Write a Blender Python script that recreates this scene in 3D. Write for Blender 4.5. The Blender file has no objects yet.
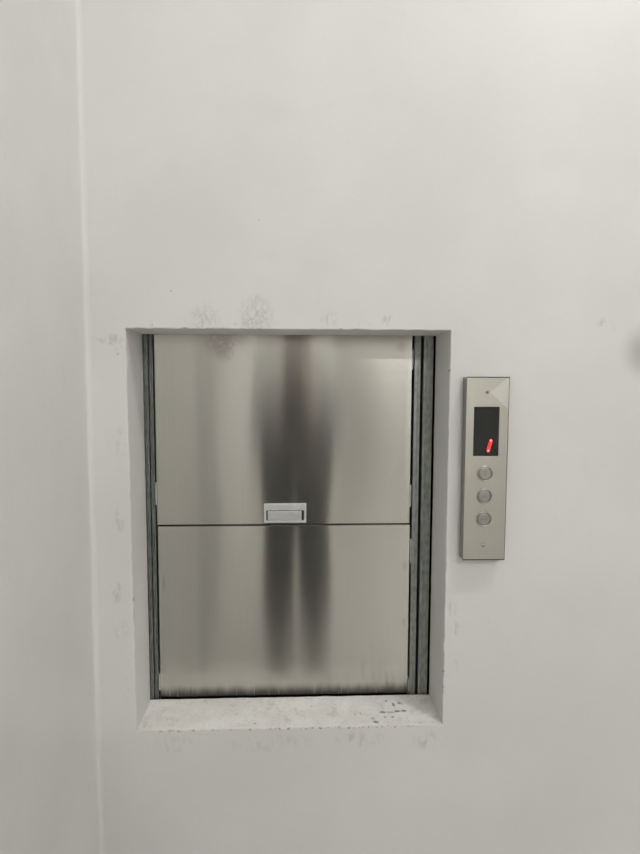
import bpy, bmesh, math, random
from mathutils import Vector, Matrix, noise
random.seed(7)
C = bpy.context.scene.collection
sc = bpy.context.scene

# ------------------------------------------------------------------ helpers
def obj(name, bm, mats, parent=None, loc=None, smooth=False, bevel=0):
    me = bpy.data.meshes.new(name)
    bmesh.ops.recalc_face_normals(bm, faces=bm.faces)
    bm.to_mesh(me); bm.free()
    for m in (mats if isinstance(mats, (list, tuple)) else [mats]):
        me.materials.append(m)
    if smooth:
        for p in me.polygons: p.use_smooth = True
    o = bpy.data.objects.new(name, me); C.objects.link(o)
    if parent: o.parent = parent
    if loc: o.location = loc
    if bevel:
        b = o.modifiers.new('bevel', 'BEVEL'); b.width = bevel; b.segments = 2
        b.limit_method = 'ANGLE'; b.angle_limit = 0.7
    return o

def tag(o, label, cat, group=None):
    o['label'] = label; o['category'] = cat
    if group: o['group'] = group
    return o

def thing(name, label, cat, loc=(0, 0, 0), group=None):
    o = bpy.data.objects.new(name, None); C.objects.link(o)
    o.location = loc; o.empty_display_size = .05
    return tag(o, label, cat, group)

def struct(name, bm, m, smooth=False):
    o = obj(name, bm, m, smooth=smooth); o['kind'] = 'structure'; return o

def box(bm, x0, x1, y0, y1, z0, z1, mi=0):
    v = [bm.verts.new((x, y, z)) for z in (z0, z1) for y in (y0, y1) for x in (x0, x1)]
    for f in ((0,1,3,2), (4,6,7,5), (0,4,5,1), (2,3,7,6), (0,2,6,4), (1,5,7,3)):
        fc = bm.faces.new([v[i] for i in f]); fc.material_index = mi
    return v

def lathe(bm, prof, seg=40, mi=0, centre=(0, 0, 0), axis='Y'):
    """profile of (radius, along) turned round an axis; along -> -Y for axis Y"""
    rings = []
    for r, a in prof:
        ring = []
        for i in range(seg if r > 1e-6 else 1):
            t = 2 * math.pi * i / seg
            if axis == 'Y': p = (centre[0] + r * math.cos(t), centre[1] - a, centre[2] + r * math.sin(t))
            else: p = (centre[0] + r * math.cos(t), centre[1] + r * math.sin(t), centre[2] + a)
            ring.append(bm.verts.new(p))
        rings.append(ring)
    for a, b in zip(rings, rings[1:]):
        n = max(len(a), len(b))
        for i in range(n):
            j = (i + 1) % n
            q = [a[i % len(a)], a[j % len(a)], b[j % len(b)], b[i % len(b)]]
            u = []
            for v in q:
                if v not in u: u.append(v)
            if len(u) > 2: bm.faces.new(u).material_index = mi

def prism(bm, pts, z0, z1, mi=0):
    """profile in x,y extruded upward"""
    a = [bm.verts.new((x, y, z0)) for x, y in pts]; b = [bm.verts.new((x, y, z1)) for x, y in pts]
    n = len(pts)
    for i in range(n):
        bm.faces.new([a[i], a[(i+1) % n], b[(i+1) % n], b[i]]).material_index = mi
    bm.faces.new(a[::-1]); bm.faces.new(b)

# ------------------------------------------------------------------ node kit
class NT:
    def __init__(s, name):
        s.m = bpy.data.materials.new(name); s.m.use_nodes = True
        s.t = s.m.node_tree; s.t.nodes.clear()
        s.out = s.n('ShaderNodeOutputMaterial'); s.b = s.n('ShaderNodeBsdfPrincipled')
        s.t.links.new(s.b.outputs[0], s.out.inputs[0])
    def n(s, k, **kw):
        x = s.t.nodes.new(k)
        for a, b in kw.items(): setattr(x, a, b)
        return x
    def put(s, sock, v):
        if hasattr(v, 'is_output') or isinstance(v, bpy.types.NodeSocket): s.t.links.new(v, sock)
        else: sock.default_value = v
    def math(s, op, a, b=0.0, clamp=False):
        x = s.n('ShaderNodeMath', operation=op, use_clamp=clamp)
        s.put(x.inputs[0], a); s.put(x.inputs[1], b); return x.outputs[0]
    def coord(s): 
        return s.n('ShaderNodeNewGeometry').outputs['Position']
    def xyz(s, p):
        x = s.n('ShaderNodeSeparateXYZ'); s.put(x.inputs[0], p); return x.outputs
    def mapping(s, v, scale=(1, 1, 1), loc=(0, 0, 0)):
        x = s.n('ShaderNodeMapping'); s.put(x.inputs['Vector'], v)
        x.inputs['Scale'].default_value = scale; x.inputs['Location'].default_value = loc; return x.outputs[0]
    def noise(s, v, scale, detail=3, rough=.55, dist=0.0):
        x = s.n('ShaderNodeTexNoise'); s.put(x.inputs['Vector'], v)
        x.inputs['Scale'].default_value = scale; x.inputs['Detail'].default_value = detail
        x.inputs['Roughness'].default_value = rough; x.inputs['Distortion'].default_value = dist
        return x.outputs[0]
    def rng(s, v, a, b, c=0.0, d=1.0, smooth=True):
        x = s.n('ShaderNodeMapRange', interpolation_type='SMOOTHSTEP' if smooth else 'LINEAR'); x.clamp = True
        s.put(x.inputs[0], v)
        for i, q in enumerate((a, b, c, d)): x.inputs[i + 1].default_value = q
        return x.outputs[0]
    def mix(s, f, a, b):
        x = s.n('ShaderNodeMix', data_type='RGBA'); s.put(x.inputs[0], f)
        s.put(x.inputs[6], a); s.put(x.inputs[7], b); return x.outputs[2]
    def spot(s, P, c, r, soft=1.0):
        """soft ellipsoidal patch: 1 at the centre, 0 on the rim"""
        m = s.mapping(P, (1/r[0], 1/r[1], 1/r[2]), (-c[0]/r[0], -c[1]/r[1], -c[2]/r[2]))
        l = s.n('ShaderNodeVectorMath', operation='LENGTH'); s.put(l.inputs[0], m)
        return s.rng(l.outputs['Value'], 1.0, 1.0 - soft)
    def add(s, *v):
        a = v[0]
        for q in v[1:]: a = s.math('ADD', a, q)
        return s.math('MINIMUM', a, 1.0)
    def bump(s, h, strength, dist, prev=None):
        x = s.n('ShaderNodeBump'); x.inputs['Strength'].default_value = strength
        x.inputs['Distance'].default_value = dist; s.put(x.inputs['Height'], h)
        if prev is not None: s.put(x.inputs['Normal'], prev)
        return x.outputs[0]

def rgb(r, g, b): return (r, g, b, 1)

def plain(name, col, rough=.5, metal=0.0, emit=None, es=0.0, spec=.5):
    k = NT(name); b = k.b.inputs
    P = k.coord(); nz = k.noise(P, 60, 3)
    k.put(b['Base Color'], k.mix(k.rng(nz, .3, .7), rgb(*[c*.94 for c in col]), rgb(*[min(1, c*1.06) for c in col])))
    b['Roughness'].default_value = rough; b['Metallic'].default_value = metal
    b['Specular IOR Level'].default_value = spec
    if emit: b['Emission Color'].default_value = rgb(*emit); b['Emission Strength'].default_value = es
    return k.m

# ------------------------------------------------------------------ materials
DIRT = rgb(.30, .29, .27)
def wall_material(name, marks):
    k = NT(name); b = k.b.inputs; P = k.coord()
    base = k.mix(k.rng(k.noise(P, 2.3, 3), .35, .65), rgb(.700, .697, .683), rgb(.740, .738, .725))
    fine = k.noise(P, 55, 4, .6)
    base = k.mix(k.math('MULTIPLY', k.rng(fine, .55, .8), .22), base, rgb(.63, .627, .612))
    bl = k.noise(P, 9, 4, .6, .4)
    base = k.mix(k.math('MULTIPLY', k.rng(bl, .52, .75), .25), base, rgb(.655, .66, .65))
    # dark specks that sit here and there in the plaster
    vo = k.n('ShaderNodeTexVoronoi'); k.put(vo.inputs['Vector'], P); vo.inputs['Scale'].default_value = 9
    sp = k.rng(vo.outputs['Distance'], .028, .012)
    sp = k.math('MULTIPLY', sp, k.rng(k.noise(P, 3.1, 2), .56, .6))
    base = k.mix(k.math('MULTIPLY', sp, .75), base, rgb(.22, .21, .19))
    if marks:
        rough_n = k.noise(P, 95, 4, .65); smear = k.noise(k.mapping(P, (1, 1, .45)), 60, 4, .65, .6)
        mott = k.noise(k.mapping(P, (1, 1, .6)), 115, 5, .7, .3)
        # (x, z, rx, rz, strength, kind)
        for x, z, rx, rz, st, kd in marks:
            m = k.spot(P, (x, 0, z), (rx, .02, rz), .8)
            if kd == 's':   g = k.math('MULTIPLY', m, k.rng(smear, .47, .66))
            elif kd == 'm': g = k.math('MULTIPLY', m, k.math('ADD', k.rng(mott, .40, .62), .12))
            elif kd == 'l': g = k.math('MULTIPLY', m, k.rng(rough_n, .53, .59))
            elif kd == 'd': g = k.math('MULTIPLY', m, k.rng(rough_n, .54, .66))
            else:           g = m
            base = k.mix(k.math('MULTIPLY', g, st), base, DIRT)
    k.put(b['Base Color'], base); b['Roughness'].default_value = .62; b['Specular IOR Level'].default_value = .3
    n1 = k.bump(k.noise(P, 5, 2), .35, .01)
    n2 = k.bump(fine, .16, .0012, n1)
    k.put(b['Normal'], n2)
    return k.m

front_marks = [
    (-.182, 1.600, .046, .044, .30, 'm'), (-.072, 1.606, .050, .062, .36, 'm'), (-.068, 1.632, .014, .030, .45, 's'), (-.105, 1.592, .085, .014, .4, 'd'),
    (.085, 1.607, .03, .022, .30, 's'), (.208, 1.602, .018, .016, .55, 's'), (.150, 1.597, .04, .010, .35, 'd'),
    (-.362, 1.545, .030, .045, .40, 'd'), (-.380, 1.560, .05, .016, .35, 's'),
    (-.366, 1.174, .020, .040, .30, 's'), (-.376, 1.019, .018, .038, .42, 's'), (-.370, .929, .022, .035, .34, 's'),
    (-.358, .82, .014, .07, .30, 'd'), (-.365, 1.34, .03, .05, .2, 's'),
    (.366, .916, .020, .030, .5, 's'), (.362, .970, .016, .025, .35, 's'), (.372, .83, .02, .03, .2, 's'),
    (-.046, .662, .13, .028, .22, 's'), (.157, .665, .08, .030, .30, 's'), (.317, .660, .055, .030, .32, 's'), (.385, .655, .04, .020, .22, 's'),
    (-.25, .66, .09, .03, .25, 's'),
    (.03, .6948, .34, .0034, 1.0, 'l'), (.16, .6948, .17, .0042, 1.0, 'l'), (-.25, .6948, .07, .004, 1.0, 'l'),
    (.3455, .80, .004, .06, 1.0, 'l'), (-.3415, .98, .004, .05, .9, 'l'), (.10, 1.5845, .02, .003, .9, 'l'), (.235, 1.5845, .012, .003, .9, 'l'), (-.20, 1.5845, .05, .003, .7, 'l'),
    (.677, 1.600, .016, .016, .45, 's'), (.70, 1.592, .02, .008, .3, 's'),
    (.3435, 1.497, .003, .004, 1, 'p'), (-.3410, 1.325, .003, .003, .9, 'p'), (-.3415, 1.088, .002, .003, .9, 'p'),
    (-.290, 1.590, .003, .004, .5, 'p'), (-.250, 1.661, .002, .003, .8, 'p'),
    (.785, 1.540, .078, .075, .62, 'p'), (.800, 1.655, .055, .035, .30, 'p'),
]
M = {}
M['wall_front'] = wall_material('painted_plaster_front', front_marks)
M['wall'] = wall_material('painted_plaster', [])

def sill_material():
    k = NT('cement_sill'); b = k.b.inputs; P = k.coord()
    base = k.mix(k.rng(k.noise(P, 14, 4), .35, .65), rgb(.80, .79, .77), rgb(.88, .875, .86))
    base = k.mix(k.math('MULTIPLY', k.rng(k.noise(k.mapping(P, (1, .6, 1)), 45, 5, .7), .50, .70), .45), base, rgb(.50, .49, .47))
    base = k.mix(k.math('MULTIPLY', k.rng(k.noise(P, 160, 3, .6), .61, .69), .65), base, rgb(.55, .54, .52))
    for x, y, rx, ry in ((.195, .015, .009, .008), (.199, -.001, .009, .006), (.190, .03, .006, .006), (.234, .057, .010, .006),
                         (.250, .061, .012, .006), (.262, .098, .006, .006), (.232, .110, .004, .005), (.247, .092, .004, .012),
                         (.267, .062, .009, .006), (.216, .058, .010, .007), (.236, .036, .006, .004), (.219, .036, .004, .003),
                         (.150, .05, .003, .003), (.163, .055, .003, .003), (-.08, .02, .004, .003), (.05, .09, .003, .003)):
        m = k.math('MULTIPLY', k.spot(P, (x, y, .698), (rx, ry, .05), .5), k.rng(k.noise(P, 210, 2), .36, .5))
        base = k.mix(k.math('MULTIPLY', m, .85), base, rgb(.17, .165, .155))
    k.put(b['Base Color'], base); b['Roughness'].default_value = .85
    k.put(b['Normal'], k.bump(k.noise(P, 70, 5, .65), .5, .0035, k.bump(k.noise(P, 12, 2), .4, .006)))
    return k.m
M['sill'] = sill_material()

def steel(name, col, rough, aniso, dirt=None, glint=None, groove=None):
    k = NT(name); b = k.b.inputs; P = k.coord()
    grain = k.noise(k.mapping(P, (420, 420, 3)), 1.0, 2)     # hairline finish
    colr = k.mix(k.rng(grain, .3, .7), rgb(*[c*.97 for c in col]), rgb(*col))
    r = rough
    if glint:
        # highlight painted into the steel: a lighter, slightly rougher patch
        f = glint(k, P)
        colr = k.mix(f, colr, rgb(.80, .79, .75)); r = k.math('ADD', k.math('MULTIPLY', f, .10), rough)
    if dirt: colr, r = dirt(k, P, colr, r)
    k.put(b['Base Color'], colr); k.put(b['Roughness'], r); b['Metallic'].default_value = 1
    b['Anisotropic'].default_value = aniso
    if groove:
        # microscopic horizontal brush grooves: facets tip up and down, never sideways
        core, tail, share = groove
        def wn(off):
            w_ = k.n('ShaderNodeTexWhiteNoise', noise_dimensions='3D')
            k.put(w_.inputs['Vector'], k.mapping(P, (9173, 0, 9173), (off, off*1.7, 0))); return w_.outputs['Value']
        g = k.math('ADD', k.math('ADD', wn(.3), wn(5.1)), k.math('ADD', wn(9.7), -1.5))      # about N(0, .5)
        amp = k.math('ADD', core*2, k.math('MULTIPLY', k.math('LESS_THAN', wn(14.2), share), (tail - core)*2))
        cb = k.n('ShaderNodeCombineXYZ'); k.put(cb.inputs[2], k.math('MULTIPLY', g, amp))
        va = k.n('ShaderNodeVectorMath', operation='ADD'); k.put(va.inputs[0], k.n('ShaderNodeNewGeometry').outputs['Normal']); k.put(va.inputs[1], cb.outputs[0])
        vn = k.n('ShaderNodeVectorMath', operation='NORMALIZE'); k.put(vn.inputs[0], va.outputs[0]); k.put(b['Normal'], vn.outputs[0])
    tg = k.n('ShaderNodeTangent', direction_type='UV_MAP', uv_map='UVMap'); k.t.links.new(tg.outputs[0], b['Tangent'])
    return k.m

def door_dirt(k, P, colr, r):
    n = k.noise(P, 110, 5, .65)
    for x, z, rx, rz, st in ((-.165, 1.562, .050, .050, .50), (-.152, 1.540, .030, .036, .42), (-.13, 1.570, .05, .028, .35), (.115, 1.560, .045, .028, .22),
                             (.262, 1.552, .02, .02, .4), (-.304, .985, .005, .03, .35), (.279, 1.02, .007, .02, .35), (.279, .88, .008, .015, .35)):
        m = k.math('MULTIPLY', k.spot(P, (x, .145, z), (rx, .05, rz), .8), k.rng(n, .25, .55))
        colr = k.mix(k.math('MULTIPLY', m, st), colr, rgb(.30, .27, .25))
    # cement grime wiped along the foot of the lower leaf
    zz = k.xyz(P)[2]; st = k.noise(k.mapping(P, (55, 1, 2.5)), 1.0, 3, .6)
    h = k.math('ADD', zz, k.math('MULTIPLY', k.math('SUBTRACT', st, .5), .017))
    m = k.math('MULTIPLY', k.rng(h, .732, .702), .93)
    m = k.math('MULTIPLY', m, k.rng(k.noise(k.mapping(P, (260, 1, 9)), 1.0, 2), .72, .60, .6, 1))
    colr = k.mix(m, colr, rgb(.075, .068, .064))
    return colr, r
def panel_glint(k, P):  # lighter triangle: a highlight put into the faceplate colour
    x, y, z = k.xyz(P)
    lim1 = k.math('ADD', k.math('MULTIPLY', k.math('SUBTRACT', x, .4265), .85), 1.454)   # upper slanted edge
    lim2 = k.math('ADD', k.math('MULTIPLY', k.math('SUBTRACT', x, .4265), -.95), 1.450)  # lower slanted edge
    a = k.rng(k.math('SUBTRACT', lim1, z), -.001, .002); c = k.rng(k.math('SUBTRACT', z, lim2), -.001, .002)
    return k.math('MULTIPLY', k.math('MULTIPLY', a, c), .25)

M['door'] = steel('hairline_stainless', (.590, .578, .537), .125, 1.0, dirt=door_dirt, groove=(.035, .24, .16))
M['panel'] = steel('panel_stainless', (.43, .42, .375), .36, .7, glint=panel_glint)
M['panel_side'] = steel('panel_stainless_side', (.32, .31, .285), .35, .5)

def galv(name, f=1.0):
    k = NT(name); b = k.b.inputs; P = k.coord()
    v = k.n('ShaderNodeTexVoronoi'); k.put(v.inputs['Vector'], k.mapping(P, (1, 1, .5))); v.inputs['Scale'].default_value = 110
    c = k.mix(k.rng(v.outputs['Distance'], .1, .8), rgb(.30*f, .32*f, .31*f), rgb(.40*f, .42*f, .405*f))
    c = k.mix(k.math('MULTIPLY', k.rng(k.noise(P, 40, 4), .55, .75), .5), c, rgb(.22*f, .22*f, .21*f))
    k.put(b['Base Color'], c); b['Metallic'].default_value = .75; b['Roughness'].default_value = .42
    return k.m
M['galv'] = galv('galvanised_steel'); M['galv_shaded'] = galv('shaded_galvanised_steel', .62)  # second one is a darker copy: shade on the left rails, painted in
M['alu'] = plain('cast_aluminium', (.74, .75, .75), .40, .8)
M['chrome'] = plain('polished_steel', (.50, .49, .47), .22, 1)
M['cap'] = plain('button_steel', (.40, .39, .36), .38, .9)
M['glyph'] = plain('button_engraving', (.22, .22, .21), .5, .4)
M['black'] = plain('dark_window', (.012, .013, .012), .12)
M['void'] = plain('unlit_shaft', (.02, .02, .018), .9)
M['led'] = plain('red_led', (.5, .01, .01), .4, 0, (1, .022, .03), 1.5)
M['led_hot'] = plain('red_led_centre', (.7, .2, .2), .4, 0, (1, .34, .36), 1.3)
M['rubber'] = plain('rubber_seal', (.02, .02, .02), .7)
M['slot'] = plain('screw_slot', (.09, .09, .085), .6, .5)
M['ceil'] = plain('ceiling_paint', (.78, .77, .75), .8)

def floor_mat():
    k = NT('grey_floor_tile'); b = k.b.inputs; P = k.coord()
    br = k.n('ShaderNodeTexBrick'); k.put(br.inputs['Vector'], P); br.offset = 0
    br.inputs['Color1'].default_value = rgb(.52, .51, .49); br.inputs['Color2'].default_value = rgb(.55, .54, .52)
    br.inputs['Mortar'].default_value = rgb(.15, .145, .135); br.inputs['Scale'].default_value = 1
    br.inputs['Mortar Size'].default_value = .003; br.inputs['Brick Width'].default_value = .6; br.inputs['Row Height'].default_value = .6
    k.put(b['Base Color'], br.outputs[0]); b['Roughness'].default_value = .4
    return k.m
M['floor'] = floor_mat()

# ------------------------------------------------------------------ the room
XL, XR, YB, H = -.4285, 2.80, -6.2, 3.60
OX0, OX1, OZ0, OZ1, DEP = -.3404, .3441, .698, 1.583, .138

def front_wall():
    bm = bmesh.new(); n = 60
    def loop(x0, x1, z0, z1, y, jit=0, seed=0, rnd=0):
        L = []
        cs = [(x0, z0), (x1, z0), (x1, z1), (x0, z1)]
        for s in range(4):
            a, b = cs[s], cs[(s+1) % 4]
            for i in range(n):
                t = i / n; x = a[0] + (b[0]-a[0]) * t; z = a[1] + (b[1]-a[1]) * t
                j = jit * noise.noise(Vector((x*38, seed, z*38))) + jit * .7 * noise.noise(Vector((x*120, seed, z*120)))
                if s == 0: z += j
                elif s == 1: x += j
                elif s == 2: z += j
                else: x += j
                if x < 0 and -.35 < x: x -= (.0024 if y > .1 else .0055) * (z - OZ0) / (OZ1 - OZ0) * (1 if abs(x) > .30 else 0)
                L.append(bm.verts.new((x, y, z)))
        return L
    loops = [loop(XL - .1, XR + .1, -.05, H + .05, 0),
             loop(OX0 - .03, OX1 + .03, OZ0 - .03, OZ1 + .03, 0),
             loop(OX0 - .0018, OX1 + .0018, OZ0 - .0018, OZ1 + .0018, 0, .0016, 3),
             loop(OX0, OX1, OZ0, OZ1, .0022, .0016, 3),
             loop(-.3385, .3437, .6975, 1.5803, DEP * .5, .0010, 9),
             loop(-.3400, .3432, .6971, 1.5781, DEP, .0006, 5),
             loop(-.42, .42, .62, 1.66, DEP)]
    N = 4 * n
    for k, (a, b) in enumerate(zip(loops, loops[1:])):
        for i in range(N):
            j = (i + 1) % N
            f = bm.faces.new([a[i], a[j], b[j], b[i]])
            if k in (3, 4) and i < n: f.material_index = 1
    o = struct('wall_front', bm, [M['wall_front'], M['sill']])
    return o
front_wall()

bm = bmesh.new()     # left wall with its hand-rounded inner corner
prof = [(XL, YB)] + [(XL, -.6 + .05*i) for i in range(11)]
r = .009
for i in range(9):
    a = math.pi/2 * i / 8
    prof.append((XL + r - r*math.cos(a), -r + r*math.sin(a) - .0005))
prof += [(XL + r + .008, .002)]
zs = [H * i / 90 for i in range(91)]
rows = []
for z in zs:
    row = []
    for i, (x, y) in enumerate(prof):
        w = .0016 * noise.noise(Vector((x*3, y*3, z*5))) if i > 2 else 0
        if i > 11: w *= 1.0
        row.append(bm.verts.new((x + w, y if i < 12 else y + w*.3, z)))
    rows.append(row)
for a, b in zip(rows, rows[1:]):
    for i in range(len(a) - 1): bm.faces.new([a[i], a[i+1], b[i+1], b[i]])
struct('wall_left', bm, M['wall'], smooth=True)

bm = bmesh.new(); box(bm, XR, XR + .1, YB, 0, 0, H); struct('wall_right', bm, M['wall'])
bm = bmesh.new()     # rear wall with a doorway
box(bm, XL - .1, .55, YB - .1, YB, 0, H); box(bm, 1.45, XR + .1, YB - .1, YB, 0, H); box(bm, .55, 1.45, YB - .1, YB, 2.1, H)
struct('wall_rear', bm, M['wall'])
bm = bmesh.new(); box(bm, XL - .1, XR + .1, YB - .1, .2, -.1, 0); struct('floor', bm, M['floor'])
bm = bmesh.new(); box(bm, XL - .1, XR + .1, YB - .1, .2, H, H + .1); struct('ceiling', bm, M['ceil'])
bm = bmesh.new(); box(bm, .56, 1.44, YB - .08, YB - .04, .01, 2.09)
o = struct('door_1', bm, plain('grey_door_paint', (.33, .32, .30), .5))

bm = bmesh.new(); box(bm, XL - .02, XL + .003, -2.25, -1.35, .01, 2.09)
struct('door_2', bm, plain('light_grey_door_paint', (.58, .58, .56), .5))

# dark lift shaft behind the door leaves
bm = bmesh.new()
S = [(-.42, DEP + .001), (-.42, .75), (.42, .75), (.42, DEP + .001)]
for a, b in zip(S, S[1:]):
    v = [bm.verts.new((p[0], p[1], z)) for p, z in ((a, .55), (b, .55), (b, 1.75), (a, 1.75))]
    bm.faces.new(v)
for z in (.55, 1.75): bm.faces.new([bm.verts.new((x, y, z)) for x, y in S])
struct('wall_shaft', bm, M['void'])

# ------------------------------------------------------------------ lift door leaves
def uv_up(o):
    me = o.data; uv = me.uv_layers.new(name='UVMap')
    for p in me.polygons:
        for li in p.loop_indices:
            c = me.vertices[me.loops[li].vertex_index].co
            uv.data[li].uv = (c.z, c.x + c.y)      # u runs upward -> tangent upward

YD = .1450
def leaf_sheet(name, x0, x1, z0, z1, tilt, wave, parent, seed, yaw=0.0, lip=0):
    bm = bmesh.new(); nx, nz = 90, 66
    g = []
    cx, cz = (x0+x1)/2, (z0+z1)/2
    for j in range(nz + 1):
        row = []
        for i in range(nx + 1):
            x = x0 + (x1-x0)*i/nx; z = z0 + (z1-z0)*j/nz
            y = YD + tilt*(z-z0) + yaw*(x-cx) + wave(x, z)
            row.append(bm.verts.new((x, y, z)))
        g.append(row)
    for j in range(nz):
        for i in range(nx): bm.faces.new([g[j][i], g[j][i+1], g[j+1][i+1], g[j+1][i]]).smooth = True
    # folded returns
    def ret(vs):
        a = [bm.verts.new(v.co) for v in vs]; b = [bm.verts.new(v.co + Vector((0, .022, 0))) for v in vs]
        for i in range(len(vs)-1): bm.faces.new([a[i], a[i+1], b[i+1], b[i]])
    if lip:      # rolled top edge
        a = [bm.verts.new(v.co) for v in g[-1]]; b = [bm.verts.new(v.co + Vector((0, lip, lip*.8))) for v in g[-1]]
        for i in range(nx): bm.faces.new([a[i], a[i+1], b[i+1], b[i]])
        ret(b)
    else: ret(g[-1])
    ret(g[0]); ret([r[0] for r in g]); ret([r[-1] for r in g])
    me = bpy.data.meshes.new(name); bm.to_mesh(me); bm.free(); me.materials.append(M['door'])
    o = bpy.data.objects.new(name, me); C.objects.link(o); o.parent = parent
    uv_up(o)
    return o

SEAM = 1.1258
def wave_up(x, z):
    return .00055*math.cos((x-.01)*13)*math.sin((z-1.13)/.45*math.pi) + .00025*noise.noise(Vector((x*5, 1, z*3)))
def wave_lo(x, z):
    return .00020*math.cos((x-.01)*14)*math.sin((z-.70)/.43*math.pi) + .00018*noise.noise(Vector((x*5, 7, z*3)))

up = thing('lift_door_leaf', 'upper stainless steel leaf of the goods lift with flush pull handle at its foot', 'lift door', (0, 0, 0), 'stainless leaves closing the goods lift opening')
leaf_sheet('leaf_sheet', -.3165, .2880, SEAM + .0022, 1.600, 0, wave_up, up, 1)
lo = thing('lift_door_leaf', 'lower stainless steel leaf of the goods lift, plain, standing on the rough sill', 'lift door', (0, 0, 0), 'stainless leaves closing the goods lift opening')
leaf_sheet('leaf_sheet', -.3160, .2897, .6995, SEAM - .0036, .006, wave_lo, lo, 2, lip=.0018)
bm = bmesh.new(); box(bm, -.3110, .2880, YD + .008, YD + .020, SEAM - .0018, SEAM + .0018)
obj('rubber_seal', bm, M['rubber'], up)
def shoe(x0, x1, z0, z1, par):
    bm = bmesh.new()
    box(bm, x0, x1, YD + .001, YD + .016, z0, z1); box(bm, x0 + .0005, x1 - .0005, YD - .002, YD + .001, z0 + .008, z1 - .008)
    obj('guide_shoe', bm, M['alu'], par, bevel=.0005)
shoe(.2886, .2915, 1.499, 1.545, up); shoe(.2886, .2920, 1.168, 1.221, up); shoe(-.3200, -.3168, 1.176, 1.229, up)
shoe(.2916, .2945, 1.028, 1.086, lo); shoe(-.3200, -.3163, .716, .757, lo); shoe(.2916, .2940, .700, .735, lo)

# flush pull handle: rimmed cup, hinged finger bar, two dark side wells
hx0, hx1, hz0, hz1 = -.0630, .0383, 1.1312, 1.1778
YH = YD + wave_up(0, 1.15)
bm = bmesh.new()
box(bm, hx0, hx1, YH - .0045, YH, hz1 - .0165, hz1)                 # deep top flange
box(bm, hx0, hx1, YH - .0045, YH, hz0, hz0 + .0055)
box(bm, hx0, hx0 + .0055, YH - .0045, YH, hz0 + .0055, hz1 - .0165)
box(bm, hx1 - .0055, hx1, YH - .0045, YH, hz0 + .0055, hz1 - .0165)
hf = obj('pull_handle', bm, M['alu'], up, bevel=.0010)
bm = bmesh.new(); box(bm, hx0 + .0055, hx1 - .0055, YH - .0012, YH - .0004, hz0 + .0055, hz1 - .0165)
obj('handle_well', bm, M['rubber'], hf)
bm = bmesh.new()
pr = [(YH - .0012, hz1 - .0175), (YH - .0044, hz1 - .0185), (YH - .0040, hz1 - .024), (YH - .0026, hz1 - .031), (YH - .0022, hz0 + .0075), (YH - .0012, hz0 + .006)]
for a in (hx0 + .0105, hx1 - .0125): pass
A = [bm.verts.new((hx0 + .0088, y, z)) for y, z in pr]; B = [bm.verts.new((hx1 - .0112, y, z)) for y, z in pr]
for i in range(len(pr)): bm.faces.new([A[i], A[(i+1) % 6], B[(i+1) % 6], B[i]])
bm.faces.new(A); bm.faces.new(B)
obj('finger_bar', bm, M['alu'], hf, bevel=.0006)

# ------------------------------------------------------------------ guide rails and channels
def channel(name, x0, x1, y0, lip, label, open_side, t=.002, depth=.035):
    """C-profile: web facing the room with lips folded back"""
    bm = bmesh.new()
    s = 1 if open_side > 0 else -1
    pts = [(x0, y0 + depth), (x0, y0), (x1, y0), (x1, y0 + depth), (x1 - t, y0 + depth), (x1 - t, y0 + t), (x0 + t, y0 + t), (x0 + t, y0 + depth)]
    prism(bm, pts, .600, 1.700)
    if lip:
        xm = x0 + (x1 - x0) * lip
        prism(bm, [(xm - .0012, y0 - .0022), (xm + .0012, y0 - .0022), (xm + .0018, y0), (xm - .0018, y0)], .600, 1.700)
    o = obj(name, bm, M['galv' if open_side > 0 else 'galv_shaded'], bevel=.0008)
    return tag(o, label, 'guide rail')
channel('door_channel', .3165, .3395, .1440, .28, 'wide galvanised channel at the jamb nearest the call panel', 1)
channel('guide_rail', .2955, .3105, .1500, .62, 'narrow galvanised guide rail between the leaves and the wide channel', 1, depth=.03)
channel('door_channel', -.3560, -.3318, .1440, .72, 'slim visible strip of galvanised channel in painted shade at the jamb nearest the room corner', -1)
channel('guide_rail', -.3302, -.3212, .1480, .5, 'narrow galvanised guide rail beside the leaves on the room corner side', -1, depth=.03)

# ------------------------------------------------------------------ call panel
PX0, PX1, PZ0, PZ1, PT = .3735, .4645, 1.0890, 1.4820, .031
cp = thing('call_panel', 'upright steel call panel with red floor display and three round buttons on white wall', 'call panel', ((PX0+PX1)/2, 0, PZ0))
inv = Vector((-(PX0+PX1)/2, 0, -PZ0))
def cobj(name, bm, m, parent=None, **kw):
    o = obj(name, bm, m, parent or cp, **kw)
    if (parent or cp) is cp: o.location = inv
    return o
bm = bmesh.new(); box(bm, PX0 + .0002, PX1 + .0008, -PT + .0022, 0, PZ0 - .0014, PZ1 + .0014)
b0 = cobj('back_box', bm, M['panel_side'], bevel=.001); uv_up(b0)
bm = bmesh.new(); box(bm, PX0 + .001, PX1 + .0016, -PT + .0022, -PT + .0052, PZ0 - .0024, PZ1 + .0024)
cobj('shadow_gap', bm, M['rubber'])  # dark strip added for the shadow line round the faceplate edge
bm = bmesh.new()
xs = [PX0, .3905, .4450, PX1]; z_ = [PZ0, 1.3150, 1.4205, PZ1]
def fpx(i, j): return (xs[i], -PT, z_[j])
V = [[[bm.verts.new((x, y, z)) for z in z_] for x in xs] for y in (-PT, -PT + .0022)]
for i in range(3):
    for j in range(3):
        if (i, j) == (1, 1): continue
        for k in (0, 1): bm.faces.new([V[k][i][j], V[k][i+1][j], V[k][i+1][j+1], V[k][i][j+1]])
for i in range(3):
    for j in (0, 3): bm.faces.new([V[0][i][j], V[0][i+1][j], V[1][i+1][j], V[1][i][j]])
    for j in (0, 3): bm.faces.new([V[0][j][i], V[0][j][i+1], V[1][j][i+1], V[1][j][i]])
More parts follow.
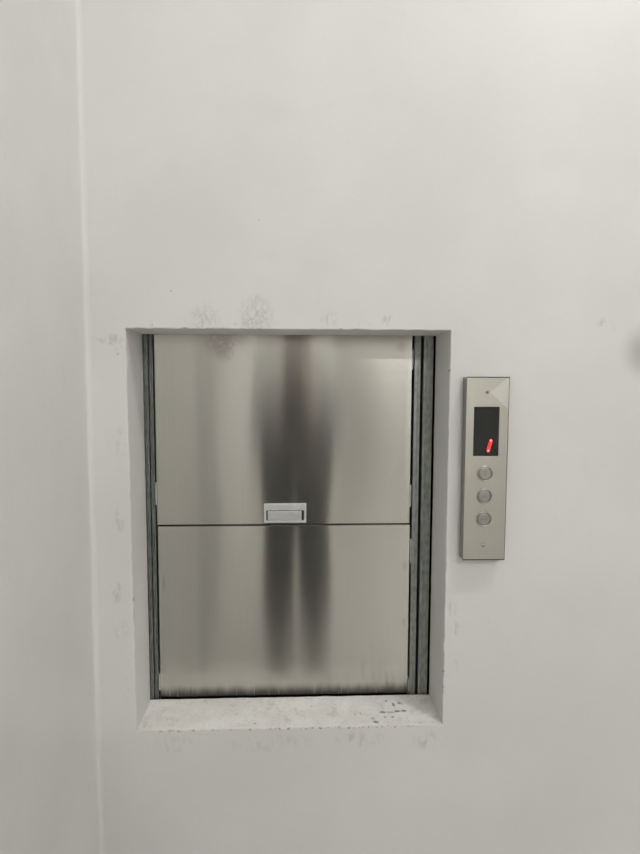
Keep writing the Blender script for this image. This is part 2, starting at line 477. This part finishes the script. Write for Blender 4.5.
bm.faces.new([V[0][1][1], V[0][2][1], V[1][2][1], V[1][1][1]]); bm.faces.new([V[0][1][2], V[0][2][2], V[1][2][2], V[1][1][2]])
bm.faces.new([V[0][1][1], V[0][1][2], V[1][1][2], V[1][1][1]]); bm.faces.new([V[0][2][1], V[0][2][2], V[1][2][2], V[1][2][1]])
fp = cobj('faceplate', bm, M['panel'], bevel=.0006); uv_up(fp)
bm = bmesh.new(); box(bm, .3906, .4449, -PT + .0008, -PT + .0021, 1.3151, 1.4204)
ds = cobj('display_window', bm, M['black'])
# the lit figure 1: two slanted bars with pointed ends, brighter at their outer tips
def seg(cx0, cz0, cx1, cz1, w, y0, y1, m, name, par):
    d = Vector((cx1-cx0, 0, cz1-cz0)); L = d.length; d.normalize(); nrm = Vector((-d.z, 0, d.x))
    c = Vector((cx0, 0, cz0))
    P = [c, c + d*w*.5 + nrm*w*.5, c + d*(L-w*.5) + nrm*w*.5, c + d*L, c + d*(L-w*.5) - nrm*w*.5, c + d*w*.5 - nrm*w*.5]
    bm = bmesh.new()
    a = [bm.verts.new((p.x, y0, p.z)) for p in P]; b = [bm.verts.new((p.x, y1, p.z)) for p in P]
    for i in range(6): bm.faces.new([a[i], a[(i+1) % 6], b[(i+1) % 6], b[i]])
    bm.faces.new(a); bm.faces.new(b)
    return obj(name, bm, m, par)
y0, y1 = -PT + .0002, -PT + .0009
dg = seg(.4222, 1.3225, .4264, 1.3400, .0066, y0, y1, M['led'], 'figure_one', ds)
dg2 = seg(.4258, 1.3355, .4294, 1.3525, .0066, y0, y1, M['led'], 'figure_one', ds)
seg(.4230, 1.3243, .4240, 1.3292, .0034, y0 - .0002, y0, M['led_hot'], 'lit_segment_tip', ds)
seg(.4278, 1.3455, .4289, 1.3508, .0034, y0 - .0002, y0, M['led_hot'], 'lit_segment_tip', ds)

def button(z, glyph):
    cx = .4172
    bm = bmesh.new()
    lathe(bm, [(.0172, 0), (.0172, .0008), (.0165, .0024), (.0150, .0030), (.0140, .0026), (.0134, .0008), (.0134, 0)], 48, centre=(cx, -PT, z))
    r = cobj('button', bm, M['chrome'], smooth=True)
    bm = bmesh.new()
    lathe(bm, [(.0130, 0), (.0130, .0012), (.0122, .0021), (.0100, .0019), (0, .0014)], 48, centre=(cx, -PT, z))
    c = obj('button_cap', bm, M['cap'], r, smooth=True)
    bm = bmesh.new()
    for (x0, x1, z0, z1) in glyph:
        box(bm, cx + x0, cx + x1, -PT - .0023, -PT - .0014, z + z0, z + z1)
    obj('engraved_mark', bm, M['glyph'], c)
q = .00045
button(1.2775, [(-.0035, .0030, -.0040, -.0040+2*q), (-.0035, .0030, .0030, .0030+2*q), (-.0035, .0030, -.0005, -.0005+2*q)])
button(1.2280, [(-.0045, .0045, -.0006, .0004), (-.0015, .0030, .0036, .0044), (-.0045, -.0037, -.004, 0)])
button(1.1780, [(-.0055, -.0046, -.0020, .0018), (-.0045, .0045, -.0010, -.0001), (.0047, .0055, -.0020, .0018), (-.003, .003, .003, .0037)])
for z in (1.4520, 1.1205):
    bm = bmesh.new()
    lathe(bm, [(.0042, 0), (.0040, .0010), (.0028, .0018), (.0, .0021)], 24, centre=(.4172, -PT, z))
    s = cobj('screw', bm, M['chrome'], smooth=True)
    bm = bmesh.new()
    box(bm, .4172 - .0024, .4172 + .0024, -PT - .0023, -PT - .0012, z - .0005, z + .0005); box(bm, .4172 - .0005, .4172 + .0005, -PT - .0023, -PT - .0012, z - .0024, z + .0024)
    obj('cross_slot', bm, M['slot'], s)

# ------------------------------------------------------------------ ceiling lamps: tube battens across the room
def batten(x0, x1, y, power, label, col=(1, .988, .965)):
    L = x1 - x0
    t = thing('tube_lamp', label, 'lamp', ((x0 + x1)/2, y, H), 'tube lamps on the ceiling')
    bm = bmesh.new(); box(bm, -L/2 - .03, L/2 + .03, -.03, .03, -.035, 0)
    obj('lamp_housing', bm, M['ceil'], t, bevel=.004)
    for s in (-1, 1):
        bm = bmesh.new(); box(bm, s*(L/2 + .012) - .012, s*(L/2 + .012) + .012, -.02, .02, -.082, -.035)
        obj('end_cap', bm, M['ceil'], t, bevel=.003)
    bm = bmesh.new(); lathe(bm, [(.015, -L/2), (.015, L/2)], 20, axis='Y')
    for v in bm.verts: v.co = (v.co.y, v.co.x, v.co.z - .062)
    l_area = L * math.pi * .03
    e = power / (math.pi * l_area)
    obj('tube', bm, plain('lit_tube', (.9, .9, .9), .5, 0, col, e), t, smooth=True)
batten(.84, 1.10, -.92, 43, 'short ceiling tube lamp nearest the goods lift')
batten(.86, 1.50, -4.75, 126, 'long ceiling tube lamp over the rear of the room')

# ------------------------------------------------------------------ the photographer, seen only as a dark smear in the steel
def skin(name, verts, edges, m, parent=None, root=0, sub=2):
    me = bpy.data.meshes.new(name); me.from_pydata([v[:3] for v in verts], edges, []); me.materials.append(m)
    o = bpy.data.objects.new(name, me); C.objects.link(o)
    if parent: o.parent = parent
    s = o.modifiers.new('skin', 'SKIN'); s.use_smooth_shade = True
    for i, v in enumerate(verts):
        r = v[3] if isinstance(v[3], tuple) else (v[3], v[3])
        me.skin_vertices[0].data[i].radius = r; me.skin_vertices[0].data[i].use_root = (i == root)
    u = o.modifiers.new('sub', 'SUBSURF'); u.levels = sub; u.render_levels = sub
    return o
px, py = .035, -1.80
person = thing('person', 'person in dark clothes with dark hair standing behind the camera and holding up a phone', 'person', (px, py, 0))
skinm = plain('skin', (.36, .24, .185), .5); hairm = plain('dark_hair', (.025, .02, .018), .5)
topm = plain('dark_jacket', (.035, .035, .038), .85); trm = plain('dark_trousers', (.028, .030, .036), .85); shm = plain('black_shoes', (.03, .03, .03), .5)
# body: pelvis, spine, neck, arms bent up to the phone, hands
# phone centre (world) about (.018,-1.412,1.452)
def W(x, y, z, r): return (x - px, y - py, z, r)
V_, E_ = [], []
def av(v, p=None):
    V_.append(v); i = len(V_) - 1
    if p is not None: E_.append((p, i))
    return i
pel = av((0, 0, .92, (.135, .10))); sp1 = av((0, 0, 1.08, (.125, .09)), pel); sp2 = av((0, .01, 1.24, (.14, .095)), sp1)
ch = av((0, .01, 1.37, (.13, .085)), sp2); nk = av((0, .02, 1.46, .05), ch); hd = av((0, .04, 1.54, .052), nk)
for s in (-1, 1):
    sh = av((s*.165, .02, 1.385, .052), ch); el = av((s*.165, .10, 1.13, .042), sh)
    wr = av((s*.075 - .015, .335, 1.345, .027), el); pm = av((s*.056 - .017, .375, 1.385, (.028, .02)), wr)
    for k, (dz, L) in enumerate(((.032, .050), (.012, .056), (-.008, .052), (-.026, .042))):
        a = av((s*.054 - .017, .392, 1.400 + dz, .0095), pm); b = av((s*.050 - .017, .398 - .004, 1.405 + dz + .006, .0085), a)
        c = av((s*.036 - .017, .402, 1.407 + dz + .008, .008), b)
    t1 = av((s*.040 - .017, .360, 1.405, .011), pm); t2 = av((s*.022 - .017, .362, 1.425, .009), t1)
    hp = av((s*.09, 0, .86, .092), pel); kn = av((s*.092, .01, .48, .056), hp); an = av((s*.092, -.02, .09, .036), kn)
    ft = av((s*.098, .06, .045, (.035, .028)), an); te = av((s*.106, .15, .03, (.034, .02)), ft)
skin('body', V_, E_, skinm, person)
# head: shaped ellipsoid with nose, brow, chin, ears
bm = bmesh.new(); bmesh.ops.create_uvsphere(bm, u_segments=32, v_segments=24, radius=1)
for v in bm.verts:
    x, y, z = v.co
    w = .076 * (1 - .18 * max(0, -z)); d = .096; hh = .118
    X, Y, Z = x*w, y*d, z*hh
    if y > 0: Y += .020 * math.exp(-((x/.16)**2 + ((z+.12)/.20)**2)) + .006*math.exp(-((x/.35)**2 + ((z+.82)/.2)**2))
    if y > 0: Y -= .008 * math.exp(-(((abs(x)-.38)/.17)**2 + ((z-.05)/.12)**2)); 
    if y > 0: Y -= .004 * math.exp(-((x/.28)**2 + ((z+.48)/.05)**2))
    X += math.copysign(.012, x) * math.exp(-(((abs(x)-.97)/.12)**2 + (y/.16)**2 + (z/.22)**2)) if abs(x) > .6 else 0
    v.co = (X, Y, Z)
head = obj('head', bm, skinm, person, loc=(0, .065, 1.605), smooth=True)
eyem = plain('eye_white', (.8, .8, .8), .2); irm = plain('iris', (.03, .02, .015), .2)
for s in (-1, 1):
    bm = bmesh.new(); bmesh.ops.create_uvsphere(bm, u_segments=16, v_segments=10, radius=.0125); e = obj('eye', bm, eyem, head, loc=(s*.029, .078, .006), smooth=True)
    bm = bmesh.new(); lathe(bm, [(.0058, -.0112), (.003, -.0128), (0, -.0131)], 16); 
    bmesh.ops.translate(bm, verts=bm.verts, vec=(s*.029, .078, .006)); obj('iris', bm, irm, head, smooth=True)
bm = bmesh.new(); bmesh.ops.create_uvsphere(bm, u_segments=32, v_segments=20, radius=1)
for v in bm.verts:
    x, y, z = v.co; lim = .28 if y > .1 else (-.55 if y < -.2 else .0)
    k = 1.0 if z > lim else .9
    v.co = (x*.083*k, (y*.103 - .006)*k, z*.126*k)
obj('hair', bm, hairm, head, smooth=True)
# clothes
V_, E_ = [], []
a0 = av((0, 0, .80, (.195, .128))); a = av((0, 0, .92, (.188, .125)), a0); b = av((0, 0, 1.08, (.182, .118)), a); c = av((0, .01, 1.24, (.17, .122)), b); d = av((0, .01, 1.37, (.15, .108)), c); e = av((0, .018, 1.435, .066), d)
for s in (-1, 1):
    sh = av((s*.165, .02, 1.385, .068), d); el = av((s*.165, .10, 1.13, .056), sh); wr = av((s*.085 - .014, .310, 1.322, .036), el)
skin('jacket', V_, E_, topm, person)
V_, E_ = [], []
a = av((0, 0, .93, (.150, .115)))
for s in (-1, 1):
    hp = av((s*.088, 0, .84, .098), a); kn = av((s*.094, .01, .48, .090), hp); an = av((s*.094, -.02, .10, .082), kn)
skin('trousers', V_, E_, trm, person)
for s in (-1, 1):
    skin('shoe', [(s*.090, -.045, .045, (.045, .040)), (s*.098, .06, .042, (.046, .036)), (s*.106, .165, .034, (.042, .026))], [(0, 1), (1, 2)], shm, person)
ph = thing('smartphone', 'dark smartphone held up in both hands by the person', 'phone', (.018, -1.4085, 1.452))
bm = bmesh.new(); box(bm, -.037, .037, -.0085, 0, -.078, .078); obj('phone_body', bm, M['black'], ph, bevel=.004)
bm = bmesh.new(); lathe(bm, [(.009, 0), (.009, .0012), (.006, .0012), (0, .0006)], 24, centre=(-.018, .0, .048))
for v in bm.verts: v.co.y = -v.co.y
obj('camera_lens', bm, M['black'], ph, smooth=True)

# ------------------------------------------------------------------ camera
cam = bpy.data.cameras.new('camera'); co = bpy.data.objects.new('camera', cam); C.objects.link(co)
p, y, r, f = .0891, .0456, .0040, 652.65
fw = Vector((math.sin(y)*math.cos(p), math.cos(y)*math.cos(p), -math.sin(p)))
rt = Vector((math.cos(y), -math.sin(y), 0)); u = rt.cross(fw)
r_ = rt*math.cos(r) + u*math.sin(r); u_ = -rt*math.sin(r) + u*math.cos(r)
co.matrix_world = Matrix(((r_.x, u_.x, -fw.x, 0), (r_.y, u_.y, -fw.y, -1.4), (r_.z, u_.z, -fw.z, 1.5), (0, 0, 0, 1)))
cam.sensor_fit = 'HORIZONTAL'; cam.sensor_width = 36; cam.lens = f * 36 / 640; cam.clip_start = .002
sc.camera = co

w = bpy.data.worlds.new('world'); sc.world = w; w.use_nodes = True
w.node_tree.nodes['Background'].inputs[0].default_value = (.05, .05, .05, 1)
sc.view_settings.view_transform = 'Standard'; sc.view_settings.look = 'None'; sc.view_settings.gamma = 1
sc.view_settings.use_curve_mapping = False
sc.view_settings.exposure = 0.07
sc.cycles.max_bounces = 12; sc.cycles.diffuse_bounces = 8; sc.cycles.use_denoising = True; sc.cycles.sample_clamp_direct = 5; sc.cycles.sample_clamp_indirect = 5
